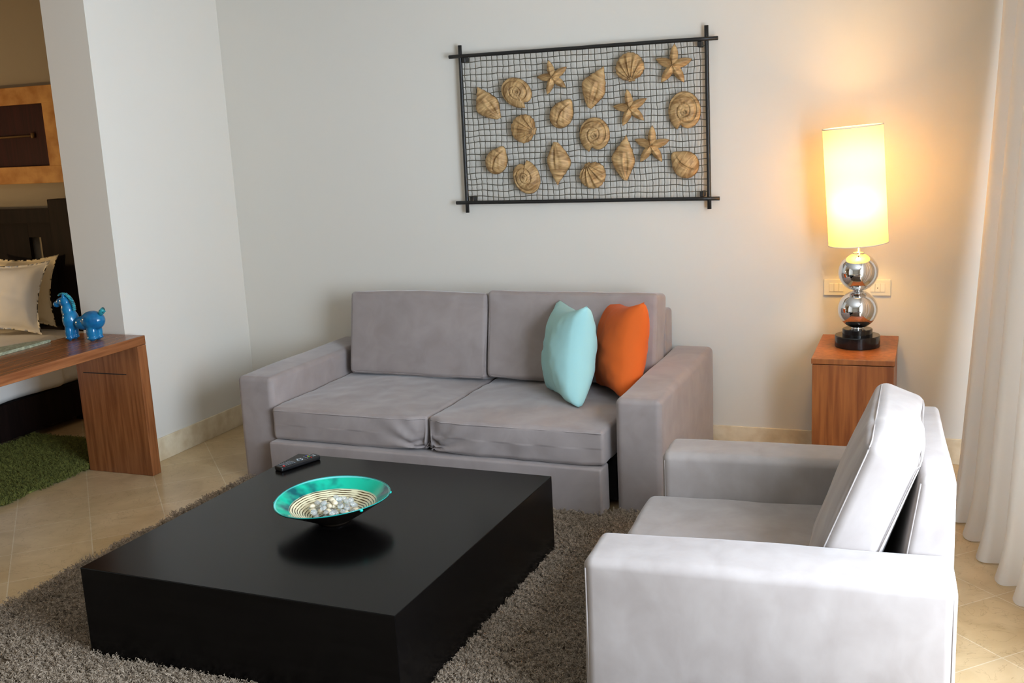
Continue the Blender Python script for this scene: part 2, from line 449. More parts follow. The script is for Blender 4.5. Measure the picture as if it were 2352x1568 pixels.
M['shag'] = two_tone('taupe_shag', (0.17, 0.122, 0.078), (0.48, 0.375, 0.275), nscale=90, rough=0.8, detail=2, spec=0.3)
M['shag_green'] = two_tone('green_shag', (0.08, 0.085, 0.018), (0.21, 0.22, 0.05), nscale=60, rough=0.8, detail=2, spec=0.3)
shag('area_rug', 0.72, 3.98, -3.9, -1.095, 0.012, M['shag'], 'taupe shag area rug under the black coffee table', 11000, 0.020, 32, 0.0019)
shag('bedroom_rug', -1.08, -0.31, -3.0, -0.75, 0.010, M['shag_green'], 'green shag rug on the floor between the bed and the wooden bench', 5000, 0.020, 26, 0.0021)

# ------------------------------------------------------------ sofa
sofa = thing('sofa', 'taupe velvet two-seat sofa against the back wall with the throw pillows', 'sofa', (1.805, -0.03, 0), radians(-0.9))
SX = 1.095                       # half width
SD = -1.04                       # front of the arms
def arm_block(parent, name, x0, x1, y0, y1, z0, z1, mat, seed, slope=0.0, r=0.028):
    cx, cy, cz = (x0+x1)/2, (y0+y1)/2, (z0+z1)/2
    def fn(p):
        t = (p.y+(y1-y0)/2)/(y1-y0)
        top = (p.z+(z1-z0)/2)/(z1-z0)
        return (p.x, p.y, p.z+slope*t*top)
    o = soft_box(name, (x1-x0)/2, (y1-y0)/2, (z1-z0)/2, r, mat, parent, (0.006, 0.006, 0.004), 14, 0.004, 3, (cx, cy, cz), fn=fn, seed=seed)
    return o
al = arm_block(sofa, 'armrest', -SX-0.015, -SX+0.197, SD, 0.0, 0.0, 0.545, M['velvet'], 1)
ar = arm_block(sofa, 'armrest', SX-0.205, SX, SD, 0.0, 0.0, 0.540, M['velvet'], 2, 0.02)
IN0, IN1 = -SX+0.20, SX-0.21
soft_box('backrest_frame', (IN1-IN0)/2, 0.07, 0.365, 0.02, M['velvet'], sofa, (0, 0.0, 0), 8, 0.003, 3, ((IN0+IN1)/2, -0.075, 0.395), seed=3)
box('base_frame', IN0, IN1-0.035, -0.92, -0.15, 0.03, 0.235, M['underside'], sofa)
soft_box('pull_out_drawer', (IN1-0.045-IN0)/2, 0.055, 0.107, 0.010, M['velvet'], sofa, (0, 0.006, 0), 14, 0.003, 3, ((IN0+IN1-0.045)/2, -1.055, 0.127), seed=4)
def seat_cushion(parent, name, x0, x1, y0, y1, z0, z1, mat, seed, crush=0):
    hx, hy, hz = (x1-x0)/2, (y1-y0)/2, (z1-z0)/2
    def fn(p):
        x, y, z = p
        fr = max(0.0, min(1.0, (-y-hy*0.55)/(hy*0.45)))       # 1 at the front
        # gathered corner where the two cushions meet
        if crush:
            d = (x*crush-hx)/0.16
            if d > -1:
                g = (1+d)*fr
                y += 0.045*g*g
            xc, zc = crush*(hx-0.02), -hz*0.9
            rr_ = math.hypot(x-xc, z-zc)
            y += fr*0.026*sin(12*math.atan2(z-zc, (x-xc)*crush))*exp(-rr_/0.10)
        # loose front cloth sagging slightly
        if z < 0: y -= 0.006*fr*noise.noise(Vector((x*9+seed, z*14, seed)))
        return (x, y, z)
    o = soft_box(name, hx, hy, hz, 0.020, mat, parent, (0.0, 0.008, 0.018), 30, 0.007, 3.5, ((x0+x1)/2, (y0+y1)/2, (z0+z1)/2), fn=fn, seed=seed, wrinkle=0.004, wsc=14)
    pts = []
    for i in range(61):
        x = -hx+0.012+(2*hx-0.024)*i/60
        q = Vector(fn(Vector((x, -hy+0.001, hz-0.014)))); pts.append(q+Vector((0, -0.002, 0.0)))
    tube('piping', pts, 0.0025, mat, o, 6)
    return o
mid = -0.025
seat_cushion(sofa, 'seat_cushion', IN0+0.006, mid-0.004, -1.075, -0.16, 0.238, 0.402, M['velvet'], 5, 1)
seat_cushion(sofa, 'seat_cushion', mid+0.004, IN1-0.035, -1.085, -0.16, 0.238, 0.402, M['velvet'], 6, -1)
def back_cushion(parent, x0, x1, seed, zt, mat, y=-0.28, th=0.085, tilt=-10, hz=0.225, wr=0.002):
    hx = (x1-x0)/2
    def fn(p):
        x, yy, z = p
        if z < 0: yy -= 0.010*(z/hz)**2*noise.noise(Vector((x*12, z*16, seed)))
        return (x, yy, z)
    o = soft_box('back_cushion', hx, th, hz, 0.022, mat, parent, (0.0, 0.016, 0.008), 22, 0.006, 4, ((x0+x1)/2, y, zt-hz), (radians(tilt), 0, 0), fn, seed, wrinkle=wr, wsc=12)
    for sy in (-1, 1):
        tube('piping', rect_path(hx-0.008, hz-0.008, 0.03, sy*(th-0.008), plane='xz'), 0.0028, M['seam'] if mat != M['velvet'] else M['velvet'], o, 6, True)
    return o
back_cushion(sofa, IN0+0.050, mid+0.005, 7, 0.857, M['velvet'])
back_cushion(sofa, mid+0.013, IN1+0.008, 8, 0.870, M['velvet'])

# ------------------------------------------------------------ throw pillows
def throw_pillow(name, label, mat, size, th, loc, rot, seed, flange=0.0, parent=None, cat='pillow', sy=1.0, group=None, lumps=1.0, flat=False):
    """square cushion in its local xz plane, thickness along local y"""
    n = 34; V, Fc = [], []; h = size/2
    idx = {}
    for s in (-1, 1):
        for i in range(n+1):
            for j in range(n+1):
                u, v = -1+2*i/n, -1+2*j/n
                edge = i in (0, n) or j in (0, n)
                if edge and s == 1:
                    idx[(s, i, j)] = idx[(-1, i, j)]; continue
                x = h*u*(1-0.19*(1-v*v)); z = h*sy*v*(1-0.15*(1-u*u))
                fu = max(0, 1-abs(u)**(2.2)); fv = max(0, 1-abs(v)**(2.2))
                if flange:
                    fu = max(0, 1-(abs(u)/(1-flange))**2.4) if abs(u) < 1-flange else 0
                    fv = max(0, 1-(abs(v)/(1-flange))**2.4) if abs(v) < 1-flange else 0
                t = (th/2)*(fu*fv)**0.42
                y = s*t
                if not edge:
                    nn = noise.noise(Vector((x*9, z*9, seed+s*3)))*0.010+noise.noise(Vector((x*26, z*22, seed+s*5)))*0.0045
                    y += s*nn*lumps*min(1, t/0.02)
                    # a sharp horizontal crease near the middle
                    y -= s*0.008*lumps*exp(-((z-0.02*sin(x*9+seed))/0.012)**2)*exp(-((x-0.05)/0.09)**2)
                if flat: z = max(z, -h+0.03+0.087*x)
                if flange and t == 0: y = 0.003*noise.noise(Vector((x*14, z*14, seed)))
                idx[(s, i, j)] = len(V); V.append((x, y, z))
        for i in range(n):
            for j in range(n):
                q = (idx[(s, i, j)], idx[(s, i+1, j)], idx[(s, i+1, j+1)], idx[(s, i, j+1)])
                Fc.append(q if s == -1 else q[::-1])
    o = raw(name, V, Fc, mat)
    o.location = loc; o.rotation_euler = rot
    tag(o, label, cat, group)
    return o
throw_pillow('throw_pillow', 'pale aqua square throw pillow standing on the right seat of the sofa', M['aqua'], 0.485, 0.235, (2.312, -0.612, 0.628), (radians(8.5), radians(5), radians(125)), 2.0, flat=True)
throw_pillow('throw_pillow', 'bright orange square throw pillow between the aqua pillow and the sofa arm', M['orange'], 0.485, 0.22, (2.540, -0.495, 0.630), (radians(11), radians(5), radians(125)), 6.0, flat=True)

# ------------------------------------------------------------ coffee table
ctab = thing('coffee_table', 'large low black wooden box coffee table on the taupe rug', 'coffee table', (1.945, -2.195, 0.014), radians(-1.0))
bm = bmesh.new(); add_box(bm, -0.600, 0.600, -0.637, 0.637, 0.012, 0.326, 0.0025, 2)
bm_obj('table_body', bm, M['wenge'], ctab)
bm = bmesh.new(); add_box(bm, -0.56, 0.56, -0.60, 0.60, 0.0, 0.0118)
bm_obj('plinth', bm, M['underside'], ctab)

# bowl
BX, BY, BZ = 1.955, -2.225, 0.3405
bowl = thing('glass_bowl', 'flared green and cream striped glass bowl on the black table', 'bowl', (BX, BY, BZ))
RB = 0.208
def bowl_surface(name, mat, off, inner):
    me_V, Fc, uv = [], [], []
    R_, seg = 40, 96
    for i in range(R_+1):
        t = i/R_
        r = RB*(0.28+0.72*t)
        z = 0.010+0.086*t**1.05
        for k in range(seg):
            a = 2*pi*k/seg
            wob = 0.007*cos(a-radians(50))*t*t+0.004*cos(2*a+1)*t
            rr = r*(1+0.012*cos(3*a)*t)
            me_V.append((rr*cos(a), rr*sin(a), z+wob-(0.005 if not inner else 0.0)))
    for i in range(R_):
        for k in range(seg):
            k2 = (k+1) % seg
            f = (i*seg+k, i*seg+k2, (i+1)*seg+k2, (i+1)*seg+k)
            Fc.append(f if inner else f[::-1])
    c = len(me_V); me_V.append((0, 0, 0.012 if inner else 0.0))
    for k in range(seg):
        f = (c, (k+1) % seg, k)
        Fc.append(f[::-1] if inner else f)
    o = raw(name, me_V, Fc, mat, bowl)
    ul = o.data.uv_layers.new(name='r')
    for lp in o.data.loops:
        p = me_V[lp.vertex_index]; ul.data[lp.index].uv = (0.5, math.hypot(p[0], p[1])/RB)
    return o
bowl_surface('bowl_inside', M['bowl'], 0, True)
tag(bowl_surface('bowl_outside', M['bowl_out'], 0, False), 'dark underside of the bowl')
V, Fc = [], []
pts = []
for k in range(96):
    a = 2*pi*k/96; wob = 0.007*cos(a-radians(50))+0.004*cos(2*a+1)
    rr = RB*(1+0.012*cos(3*a)); pts.append((rr*cos(a), rr*sin(a), 0.0948+wob))
tube('rim', pts, 0.0020, M['rim_glass'], bowl, 6, True)
lathe('foot', [(0.058, 0.0), (0.060, 0.004), (0.064, 0.012)], M['bowl_out'], bowl)
for a in (205, 330, 25):
    a = radians(a)
    V, Fc = [], []
    rr = RB+0.0005
    wob = 0.007*cos(a-radians(50))+0.004*cos(2*a+1)
    add_tube(V, Fc, [(rr*cos(a+d), rr*sin(a+d), 0.090+wob-0.002*abs(d)*20) for d in (-0.03, -0.015, 0, 0.015, 0.03)], [0.002, 0.0045, 0.0055, 0.0045, 0.002], 8)
    raw('glass_drip', V, Fc, M['drip'], bowl)

# pebbles, crystals and little shells in the bowl
def pebble(kind, s, seed):
    bm = bmesh.new(); bmesh.ops.create_icosphere(bm, subdivisions=2, radius=1)
    for v in bm.verts:
        n_ = noise.noise(v.co*1.3+Vector((seed, 0, 0)))
        v.co = v.co*(1+0.28*n_)*s; v.co.z *= 0.75
        if kind == 'shell': v.co.x *= 1.35; v.co.y *= 1-0.4*(v.co.x/s/1.4 if v.co.x > 0 else 0)
    me = bpy.data.meshes.new('pebble'); bm.to_mesh(me); bm.free(); return me
pm = [pebble('g', 0.0115, 1), pebble('g', 0.010, 5), pebble('g', 0.0125, 9)]
sm = [pebble('shell', 0.011, 3), pebble('shell', 0.0125, 7)]
for me in pm: me.materials.append(M['clear'])
for me in sm: me.materials.append(M['pebble_cream'])
placed = []
tries = 0
while len(placed) < 50 and tries < 20000:
    tries += 1
    a = random.uniform(0, 2*pi); r = 0.086*sqrt(random.random())
    x, y = r*cos(a), r*sin(a)
    t = max(0, (r+0.012)/RB-0.28)/0.72
    zf = 0.010+0.086*t**1.05+0.003
    z = BZ+zf+0.0115
    for px, py, pz in placed:
        d2 = (px-x)**2+(py-y)**2
        if d2 < 0.0245**2: z = max(z, pz+sqrt(0.0245**2-d2)*0.8)
    if z > BZ+0.030+0.030*(1-(r/0.090)**2)+0.022: continue
    placed.append((x, y, z))
    shell_ = random.random() < 0.3
    me = random.choice(sm if shell_ else pm)
    o = link('small_seashell' if shell_ else 'glass_pebble', me, None, None, (BX+x, BY+y, z))
    o.rotation_euler = (random.uniform(-.4, .4), random.uniform(-.4, .4), random.uniform(0, 6))
    if shell_: tag(o, 'tiny cream seashell lying among the pebbles in the glass bowl', 'seashell', 'cream seashells in the glass bowl')
    else: tag(o, 'clear glass pebble heaped with others inside the glass bowl', 'pebble', 'clear pebbles in the glass bowl')

# remote control
rc = thing('remote_control', 'black remote control with coloured keys lying on the black table', 'remote control', (1.446, -1.688, 0.3405), radians(-19.5))
rc.scale = (1, 0.82, 1)
bm = bmesh.new(); add_box(bm, -0.026, 0.026, -0.125, 0.125, 0.0, 0.020, 0.006, 3)
bm_obj('body', bm, M['remote'], rc, smooth=False)
kb = bmesh.new(); add_box(kb, -0.0042, 0.0042, -0.0032, 0.0032, 0, 0.003, 0.001, 1)
kme = bpy.data.meshes.new('key'); kb.to_mesh(kme); kb.free()
def key(x, y, mat, label=None, sx=1, sy=1):
    me = kme.copy(); me.materials.append(mat)
    o = bpy.data.objects.new('button', me); C.objects.link(o); o.parent = rc; o.location = (x, y, 0.0195); o.scale = (sx, sy, 1)
    if label: o['label'] = label
for r_ in range(6):
    for c_ in range(4):
        if r_ == 0 and c_ == 3: continue
        key(-0.0165+0.011*c_, -0.098+0.0125*r_, M['key_grey'])
key(0.0165, -0.103, M['key_red'], 'red power button', 1.2, 1.4)
for i in range(9):
    a = 2*pi*i/9; key(0.012*cos(a), 0.012+0.014*sin(a), M['key_white'] if i % 2 else M['key_grey'])
for c_, (mm, lb) in enumerate(((M['key_blue'], 'blue button'), (M['key_yellow'], 'yellow button'), (M['key_green'], 'green button'), (M['key_red'], 'red button'))):
    key(-0.0165+0.011*c_, 0.072, mm, lb)
for c_ in range(3): key(-0.012+0.012*c_, 0.050, M['key_grey'])
key(0.006, 0.101, M['key_white'], 'pale bar-shaped button', 2.4, 0.8)
for c_ in range(3): key(-0.012+0.012*c_, 0.088, M['key_grey'])

# ------------------------------------------------------------ armchair
chair = thing('armchair', 'taupe velvet armchair in the right foreground with a loose back cushion', 'armchair', (3.085, -2.775, 0.014), radians(3.6))
chair.scale = (1, 1, 0.978)
VL = M['velvet_lit_chair']
CD, CW = 0.945, 1.16
def chair_arm(y0, y1, seed, dx=0.0):
    cy = (y0+y1)/2; hx, hy, hz = CD/2-dx/2, (y1-y0)/2, 0.275
    o = soft_box('armrest', hx, hy, hz, 0.030, VL, chair, (0.004, 0.006, 0.004), 16, 0.005, 3, (CD/2+dx/2, cy, hz), seed=seed, wrinkle=0.0015, wsc=9)
    # welt down the front corner edges
    for s in (-1, 1):
        pts = [(-hx+0.0085, s*(hy-0.0085), -hz+0.03+(2*hz-0.06)*i/12) for i in range(13)]
        tube('piping', pts, 0.0022, VL, o, 6)
    tube('piping', [(hx-0.0085, -(hy-0.0085), -hz+0.03+(2*hz-0.06)*i/12) for i in range(13)], 0.0022, VL, o, 6)
    return o
chair_arm(0.0, 0.225, 11)
chair_arm(CW-0.205, CW, 12, 0.045)
soft_box('seat_base', 0.40, 0.364, 0.11, 0.02, VL, chair, (0, 0, 0), 8, 0.003, 3, (0.42, CW/2+0.01, 0.13), seed=13)
soft_box('seat_cushion', 0.37, 0.364, 0.075, 0.03, VL, chair, (0.008, 0, 0.014), 20, 0.006, 4, (0.365, CW/2+0.01, 0.318), seed=14, wrinkle=0.002, wsc=12)
# wedge shaped back frame between the arms
def wedge(p):
    z = (p.z+0.37)/0.74
    x = p.x
    x += (0.022-0.115*(1-z))*max(0.0, min(1.0, (0.055-x)/0.11))
    return (x, p.y, p.z)
bf = soft_box('backrest_frame', 0.055, 0.365, 0.37, 0.022, VL, chair, (0.004, 0.0, 0.004), 12, 0.003, 3, (0.895, CW/2, 0.395), fn=wedge, seed=15)
tube('piping', [(wedge(Vector((-0.049, -0.359, z)))) for z in [-0.3+0.65*i/10 for i in range(11)]], 0.0025, VL, bf, 6)
# loose back cushion leaning back
bc_h, bc_t = 0.278, 0.076
def bcf(p):
    x, y, z = p
    # corners tuck in towards the top
    return (x, y*(1-0.03*max(0, z/bc_h)), z)
bc = soft_box('back_cushion', bc_t, 0.352, bc_h, 0.034, VL, chair, (0.022, 0.004, 0.010), 24, 0.008, 4, (0.723, 0.560, 0.575), (0, radians(21), radians(-3)), bcf, 16, wrinkle=0.003, wsc=13)
for s in (-1, 1):
    tube('piping', [Vector(bcf(q)) for q in rect_path(0.352-0.009, bc_h-0.009, 0.03, s*(bc_t-0.010), plane='yz')], 0.0025, VL, bc, 6, True)

# ------------------------------------------------------------ side cabinet and lamp
cab = thing('side_table', 'tall narrow reddish wooden box side table under the glowing lamp', 'side table', (3.617, -0.305, 0.0), radians(0.6))
box('cabinet_body', -0.172, 0.172, -0.272, 0.272, 0.0, 0.604, M['wood_side'], cab, 0.002)
box('tabletop', -0.176, 0.176, -0.277, 0.277, 0.608, 0.632, M['wood_side'], cab, 0.002)
LX, LY, LZ = 3.618, -0.285, 0.632
lamp = thing('table_lamp', 'table lamp of two chrome balls with a tall glowing cream cylinder shade', 'lamp', (LX, LY, LZ))
lathe('base', [(0.0995, 0.0), (0.101, 0.003), (0.101, 0.050), (0.0985, 0.054), (0.067, 0.054), (0.067, 0.081), (0.064, 0.084), (0.02, 0.084)], M['black_gloss'], lamp, 64, smooth=False)
def ball(z, r, name='chrome_ball'):
    lathe(name, [(r*sin(pi*i/40), -r*cos(pi*i/40)) for i in range(1, 40)], M['chrome'], lamp, 64, (0, 0, z))
ball(0.174, 0.0885); ball(0.348, 0.0885)
lathe('neck', [(0.028, 0.078), (0.028, 0.094)], M['chrome'], lamp)
lathe('neck', [(0.036, 0.250), (0.037, 0.256), (0.022, 0.258), (0.022, 0.266), (0.037, 0.268), (0.036, 0.274)], M['chrome'], lamp)
lathe('neck', [(0.026, 0.432), (0.026, 0.439), (0.0065, 0.442), (0.0065, 0.56)], M['chrome'], lamp)
# shade, open top and bottom, leaning a little to the left
sh_h = 0.525
shade = lathe('lamp_shade', [(0.130, 0.0), (0.130, sh_h*0.25), (0.130, sh_h*0.5), (0.130, sh_h*0.75), (0.130, sh_h)], M['shade'], lamp, 72, (-0.002, 0, 0.478), cap=False)
shade.rotation_euler = (radians(1.5), radians(-3.4), 0)
for z in (0.0, sh_h):
    tube('shade_trim', [(0.1305*cos(a*pi/36), 0.1305*sin(a*pi/36), z) for a in range(72)], 0.0028, M['shade_trim'], shade, 6, True)
V, Fc = [], []
for a in (0, 120, 240):
    add_tube(V, Fc, [(0.006*cos(radians(a)), 0.006*sin(radians(a)), 0.06), (0.129*cos(radians(a)), 0.129*sin(radians(a)), 0.06)], 0.0015, 5)
raw('shade_spider', V, Fc, M['chrome'], shade)
m, nt, b = new_mat('bulb_glow'); inp(b, 'Base Color', (1, .9, .7, 1)); inp(b, 'Emission Color', (1.0, 0.60, 0.2, 1)); inp(b, 'Emission Strength', 20.0); M['bulb'] = m
lathe('bulb', [(0.012, -0.045), (0.014, -0.030), (0.024, -0.014), (0.030, 0.004), (0.026, 0.022), (0.014, 0.032), (0.003, 0.035)], M['bulb'], lamp, 24, (0, 0, 0.66))
lathe('bulb_socket', [(0.014, 0.555), (0.016, 0.56), (0.016, 0.614), (0.012, 0.616)], M['bulb_metal'], lamp, 24)
point('lamp_light', (LX-0.01, LY-0.055, LZ+0.665), 15.5, (1.0, 0.58, 0.13), 0.055)
point('lamp_fill_upper', (LX-0.02, LY-0.02, LZ+0.86), 8.0, (1.0, 0.58, 0.22), 0.04)  # extra light added inside the shade to even its glow and lower the cone

# ------------------------------------------------------------ switch plate
sp = thing('switch_plate', 'wide ivory electrical plate with switches on the wall behind the lamp', 'switch', (3.593, 0.0, 0.863))
box('plate', -0.155, 0.155, -0.010, 0.0, -0.040, 0.040, M['switch'], sp, 0.003)
for i, x in enumerate((-0.118, -0.095, -0.072, 0.073, 0.096, 0.119)):
    box('socket_module' if i == 4 else 'rocker_switch', x-0.0105, x+0.0105, -0.0135, -0.009, -0.021, 0.021, M['switch_key'], sp, 0.0015)
sock = [c for c in sp.children if c.name.startswith('socket_module')][0]
lathe('socket_hole', [(0.0025, 0), (0.0025, 0.002)], M['hole'], sock, 12, (0.096, -0.0135, -0.001)).rotation_euler = (radians(90), 0, 0)

# ------------------------------------------------------------ shell wall art
AX0, AX1, AZ0, AZ1, AY = 1.558, 2.882, 1.315, 2.085, -0.045
art = thing('wall_art', 'black iron framed wire net with carved wooden seashells and starfish on the back wall', 'wall decoration', ((AX0+AX1)/2, 0.0, (AZ0+AZ1)/2))
ox, oz = (AX0+AX1)/2, (AZ0+AZ1)/2
def stick(p, q):
    n = 14; p, q = Vector(p), Vector(q); pts = []
    for i in range(n+1):
        w = p.lerp(q, i/n); pts.append(w+Vector((0, 0.001*noise.noise(w*8), 0.0015*noise.noise(w*9+Vector((5, 0, 0))))))
    return pts
ysn = -0.052
tube('frame_rail', stick((AX0-0.052-ox, ysn, 2.092-oz), (AX1+0.058-ox, ysn, 2.081-oz)), 0.0100, M['black_iron'], art, 10)
tube('frame_rail', stick((AX0-0.060-ox, ysn, 1.318-oz), (AX1+0.058-ox, ysn, 1.311-oz)), 0.0100, M['black_iron'], art, 10)
tube('frame_rail', stick((AX0+0.008-ox, ysn+0.012, 2.148-oz), (AX0-0.002-ox, ysn+0.012, 1.262-oz)), 0.0105, M['black_iron'], art, 10)
tube('frame_rail', stick((AX1-ox, ysn+0.012, 2.145-oz), (AX1+0.004-ox, ysn+0.012, 1.258-oz)), 0.0105, M['black_iron'], art, 10)
for x, z, s in ((AX0+0.032, 2.070, 1), (AX1-0.032, 2.058, 1), (AX0+0.035, 1.338, -1), (AX1-0.030, 1.335, -1)):
    bm = bmesh.new(); add_box(bm, x-0.010-ox, x+0.010-ox, -0.058, -0.001, z-0.014-oz, z+0.014-oz, 0.003, 1)
    bm_obj('wall_bracket', bm, M['black_iron'], art)
# the net
V, Fc = [], []
NXW, NZW = 42, 24
def wob(x, z, s): return 0.0065*noise.noise(Vector((x*7, z*7, s)))+0.004*noise.noise(Vector((x*16, z*16, s+9)))
for i in range(1, NXW):
    x = AX0+(AX1-AX0)*i/NXW
    pts = [(x+wob(x, z, 0)*min(1, 4*min(t, 1-t)*2+.1)-ox, AY+0.002*(-1)**(i+j), z-oz) for j, (z, t) in enumerate([(AZ0+0.002+(AZ1-AZ0)*k/48, k/48) for k in range(49)])]
    add_tube(V, Fc, pts, 0.0021, 5)
for i in range(1, NZW):
    pts = []
    for k in range(85):
        t = k/84; x = AX0+(AX1-AX0)*t; z = AZ0+(AZ1+0.004-0.008*t-AZ0)*i/NZW
        pts.append((x-ox, AY+0.0015, z+wob(x, z, 4)*1.3-oz))
    add_tube(V, Fc, pts, 0.0021, 5)
raw('wire_net', V, Fc, M['wire'], art)

def carved(kind, label, cx, cz, w, h, rot, seed=0, dep=0.036):
    V, Fc = [], []
    if kind == 'conch':
        nv, ns = 44, 22
        def wd(v):          # v: -1 siphon .. 1 spire tip
            if v > 0.28:
                q = (1-v)/0.72
                return 0.62*q*(1+0.16*abs(sin(q*pi*3.0)))
            q = (0.28-v)/1.28
            return (0.66+0.38*sin(min(1,q*2.2)*pi*0.5))*(1-q**1.9*0.84)
        for s_ in (1,):
            for i in range(nv+1):
                v = -1+2*i/nv
                ww = max(0.02, wd(v))
                bend = 0.42*(v*v)*(1 if v < 0 else -0.25)
                for j in range(ns+1):
                    s = -1+2*j/ns
                    hgt = sqrt(max(0, 1-s*s))*ww**0.7
                    if v > 0.25: hgt *= 1+0.16*sin((1-v)*pi*9+s*1.2)
                    else:
                        hgt += 0.05*sin(s*11+v*5)*(1-abs(s))
                        hgt -= 0.45*exp(-((s-0.30+0.25*v)/0.13)**2)*max(0, 1-abs((v+0.30)/0.55)**2)
                        hgt += 0.13*exp(-((s-0.08+0.25*v)/0.09)**2)*max(0, 1-abs((v+0.30)/0.6)**2)
                    V.append(((s*ww+bend)*w/2, -dep*max(0, hgt)*(0 if j in (0, ns) else 1), v*h/2))
            for i in range(nv):
                for j in range(ns):
                    a = i*(ns+1)+j; Fc.append((a, a+1, a+ns+2, a+ns+1))
        # flat back
        for i in range(nv): Fc.append((i*(ns+1), (i+1)*(ns+1), (i+1)*(ns+1)+ns, i*(ns+1)+ns))
        Fc.append(tuple(range(ns+1))[::-1]); Fc.append(tuple(nv*(ns+1)+j for j in range(ns+1)))
    else:
        nr, nt_ = (26, 80)
        def outline(a):
            if kind == 'starfish':
                k = (a/(2*pi)*5+0.25) % 1.0; d = abs(k-0.5)*2      # d=1 between arms? tip where k=.5
                return 0.36+0.64*(1-d)**1.25*(1+0.05*sin(seed+a*3))
            if kind == 'spiral':
                return 0.86+0.14*((a-0.9) % (2*pi))/(2*pi)*1.6-0.10*exp(-(((a-0.9) % (2*pi))/0.35)**2)
            if kind == 'moon':
                t = abs(((a-pi/2+pi) % (2*pi))-pi)
                return 0.84+0.26*exp(-(t/0.38)**2)
            if kind == 'scallop':
                # fan opening towards +z, hinge at -z
                t = abs(((a+pi/2+pi) % (2*pi))-pi)     # 0 at the hinge
                base = 0.72+0.25*min(1, t/1.4)
                return base*(1+0.045*abs(sin(a*9+0.4))*(1 if t > 0.7 else 0)) + (0.12 if t < 0.28 else 0)
        V.append(None)
        for i in range(1, nr+1):
            rho = i/nr
            for k in range(nt_):
                a = 2*pi*k/nt_; R0 = outline(a)
                x, z = rho*R0*cos(a), rho*R0*sin(a)
                if kind == 'starfish':
                    kk = (a/(2*pi)*5+0.25) % 1.0; d = abs(kk-0.5)*2
                    hg = (1-rho)**0.55*(0.55+0.45*(1-d))*0.95+0.05*sin(rho*40)*(1-rho)*(1-d)
                    hg -= 0.18*exp(-(rho*R0/0.10)**2); 
                elif kind == 'spiral':
                    base = sqrt(max(0, 1-rho**3))
                    rr = max(rho*R0, 0.04)
                    ph = (a/(2*pi)-math.log(rr)/math.log(2.1)) % 1.0
                    gd = min(ph, 1-ph)
                    hg = base*(0.72+0.28*(1-rho))-0.42*exp(-(gd/0.085)**2)*(1-rho**6)+0.04*sin(a*16)*rho*(1-rho)*2
                elif kind == 'moon':
                    hg = sqrt(max(0, 1-rho**2.2))
                    hg += 0.05*sin(7*(x*0.9+z*0.5)*pi)*(1-rho)
                    arc = x-0.10-0.35*z*z+0.1*z
                    hg -= 0.40*exp(-((arc+0.18)/0.055)**2)*(1-rho**4)*(1 if z > -0.6 else 0.4)
                else:
                    t = math.atan2(x, z+0.80)
                    base = sqrt(max(0, 1-rho**2.6))
                    hg = base*(0.85+0.26*cos(t*17))
                V.append((x*w/2, -dep*max(0.0, hg)*(0.0 if i == nr else 1), z*h/2))
        mid_ = sum(v[1] for v in V[1:1+nt_])/nt_
        V[0] = (0, mid_, 0)
        for k in range(nt_): Fc.append((0, 1+k, 1+(k+1) % nt_))
        for i in range(nr-1):
            for k in range(nt_):
                k2 = (k+1) % nt_
                Fc.append((1+i*nt_+k, 1+(i+1)*nt_+k, 1+(i+1)*nt_+k2, 1+i*nt_+k2))
        Fc.append(tuple(1+(nr-1)*nt_+k for k in range(nt_))[::-1])
    nm = {'starfish': 'starfish', 'spiral': 'spiral_shell', 'moon': 'moon_shell', 'scallop': 'scallop_shell', 'conch': 'conch_shell'}[kind]
    bm = bmesh.new()
    vs = [bm.verts.new(v) for v in V]
    for f in Fc:
        try: bm.faces.new([vs[i] for i in f])
        except ValueError: pass
    bmesh.ops.remove_doubles(bm, verts=bm.verts[:], dist=1e-6)
    o = bm_obj(nm, bm, M['carved_wood'], art, (cx-ox, AY-0.004, cz-oz), True)
    o.rotation_euler = (0, radians(-rot), 0)        # positive rot turns counter-clockwise as seen
    return o
# kind, x, z, width, height, turn
for a in [('conch', 1.706, 1.838, .150, .205, 24), ('spiral', 1.886, 1.888, .145, .190, 240), ('starfish', 2.087, 1.950, .185, .180, 14),
          ('conch', 2.310, 1.893, .150, .215, -33), ('scallop', 2.498, 1.968, .150, .155, 8), ('starfish', 2.719, 1.967, .200, .205, -4),
          ('moon', 2.126, 1.758, .150, .170, -35), ('starfish', 2.495, 1.773, .195, .190, 10), ('spiral', 2.775, 1.744, .165, .195, 190),
          ('scallop', 1.918, 1.697, .150, .155, 75), ('spiral', 2.306, 1.650, .165, .180, 195), ('starfish', 2.600, 1.582, .195, .200, -3),
          ('moon', 1.748, 1.533, .150, .165, -30), ('spiral', 1.912, 1.443, .150, .185, 30), ('conch', 2.100, 1.508, .150, .220, 170),
          ('scallop', 2.282, 1.450, .145, .150, 205), ('conch', 2.452, 1.530, .140, .225, -12), ('moon', 2.772, 1.482, .160, .165, 50)]:
    carved(a[0], None, a[1], a[2], a[3], a[4], a[5], seed=a[1])

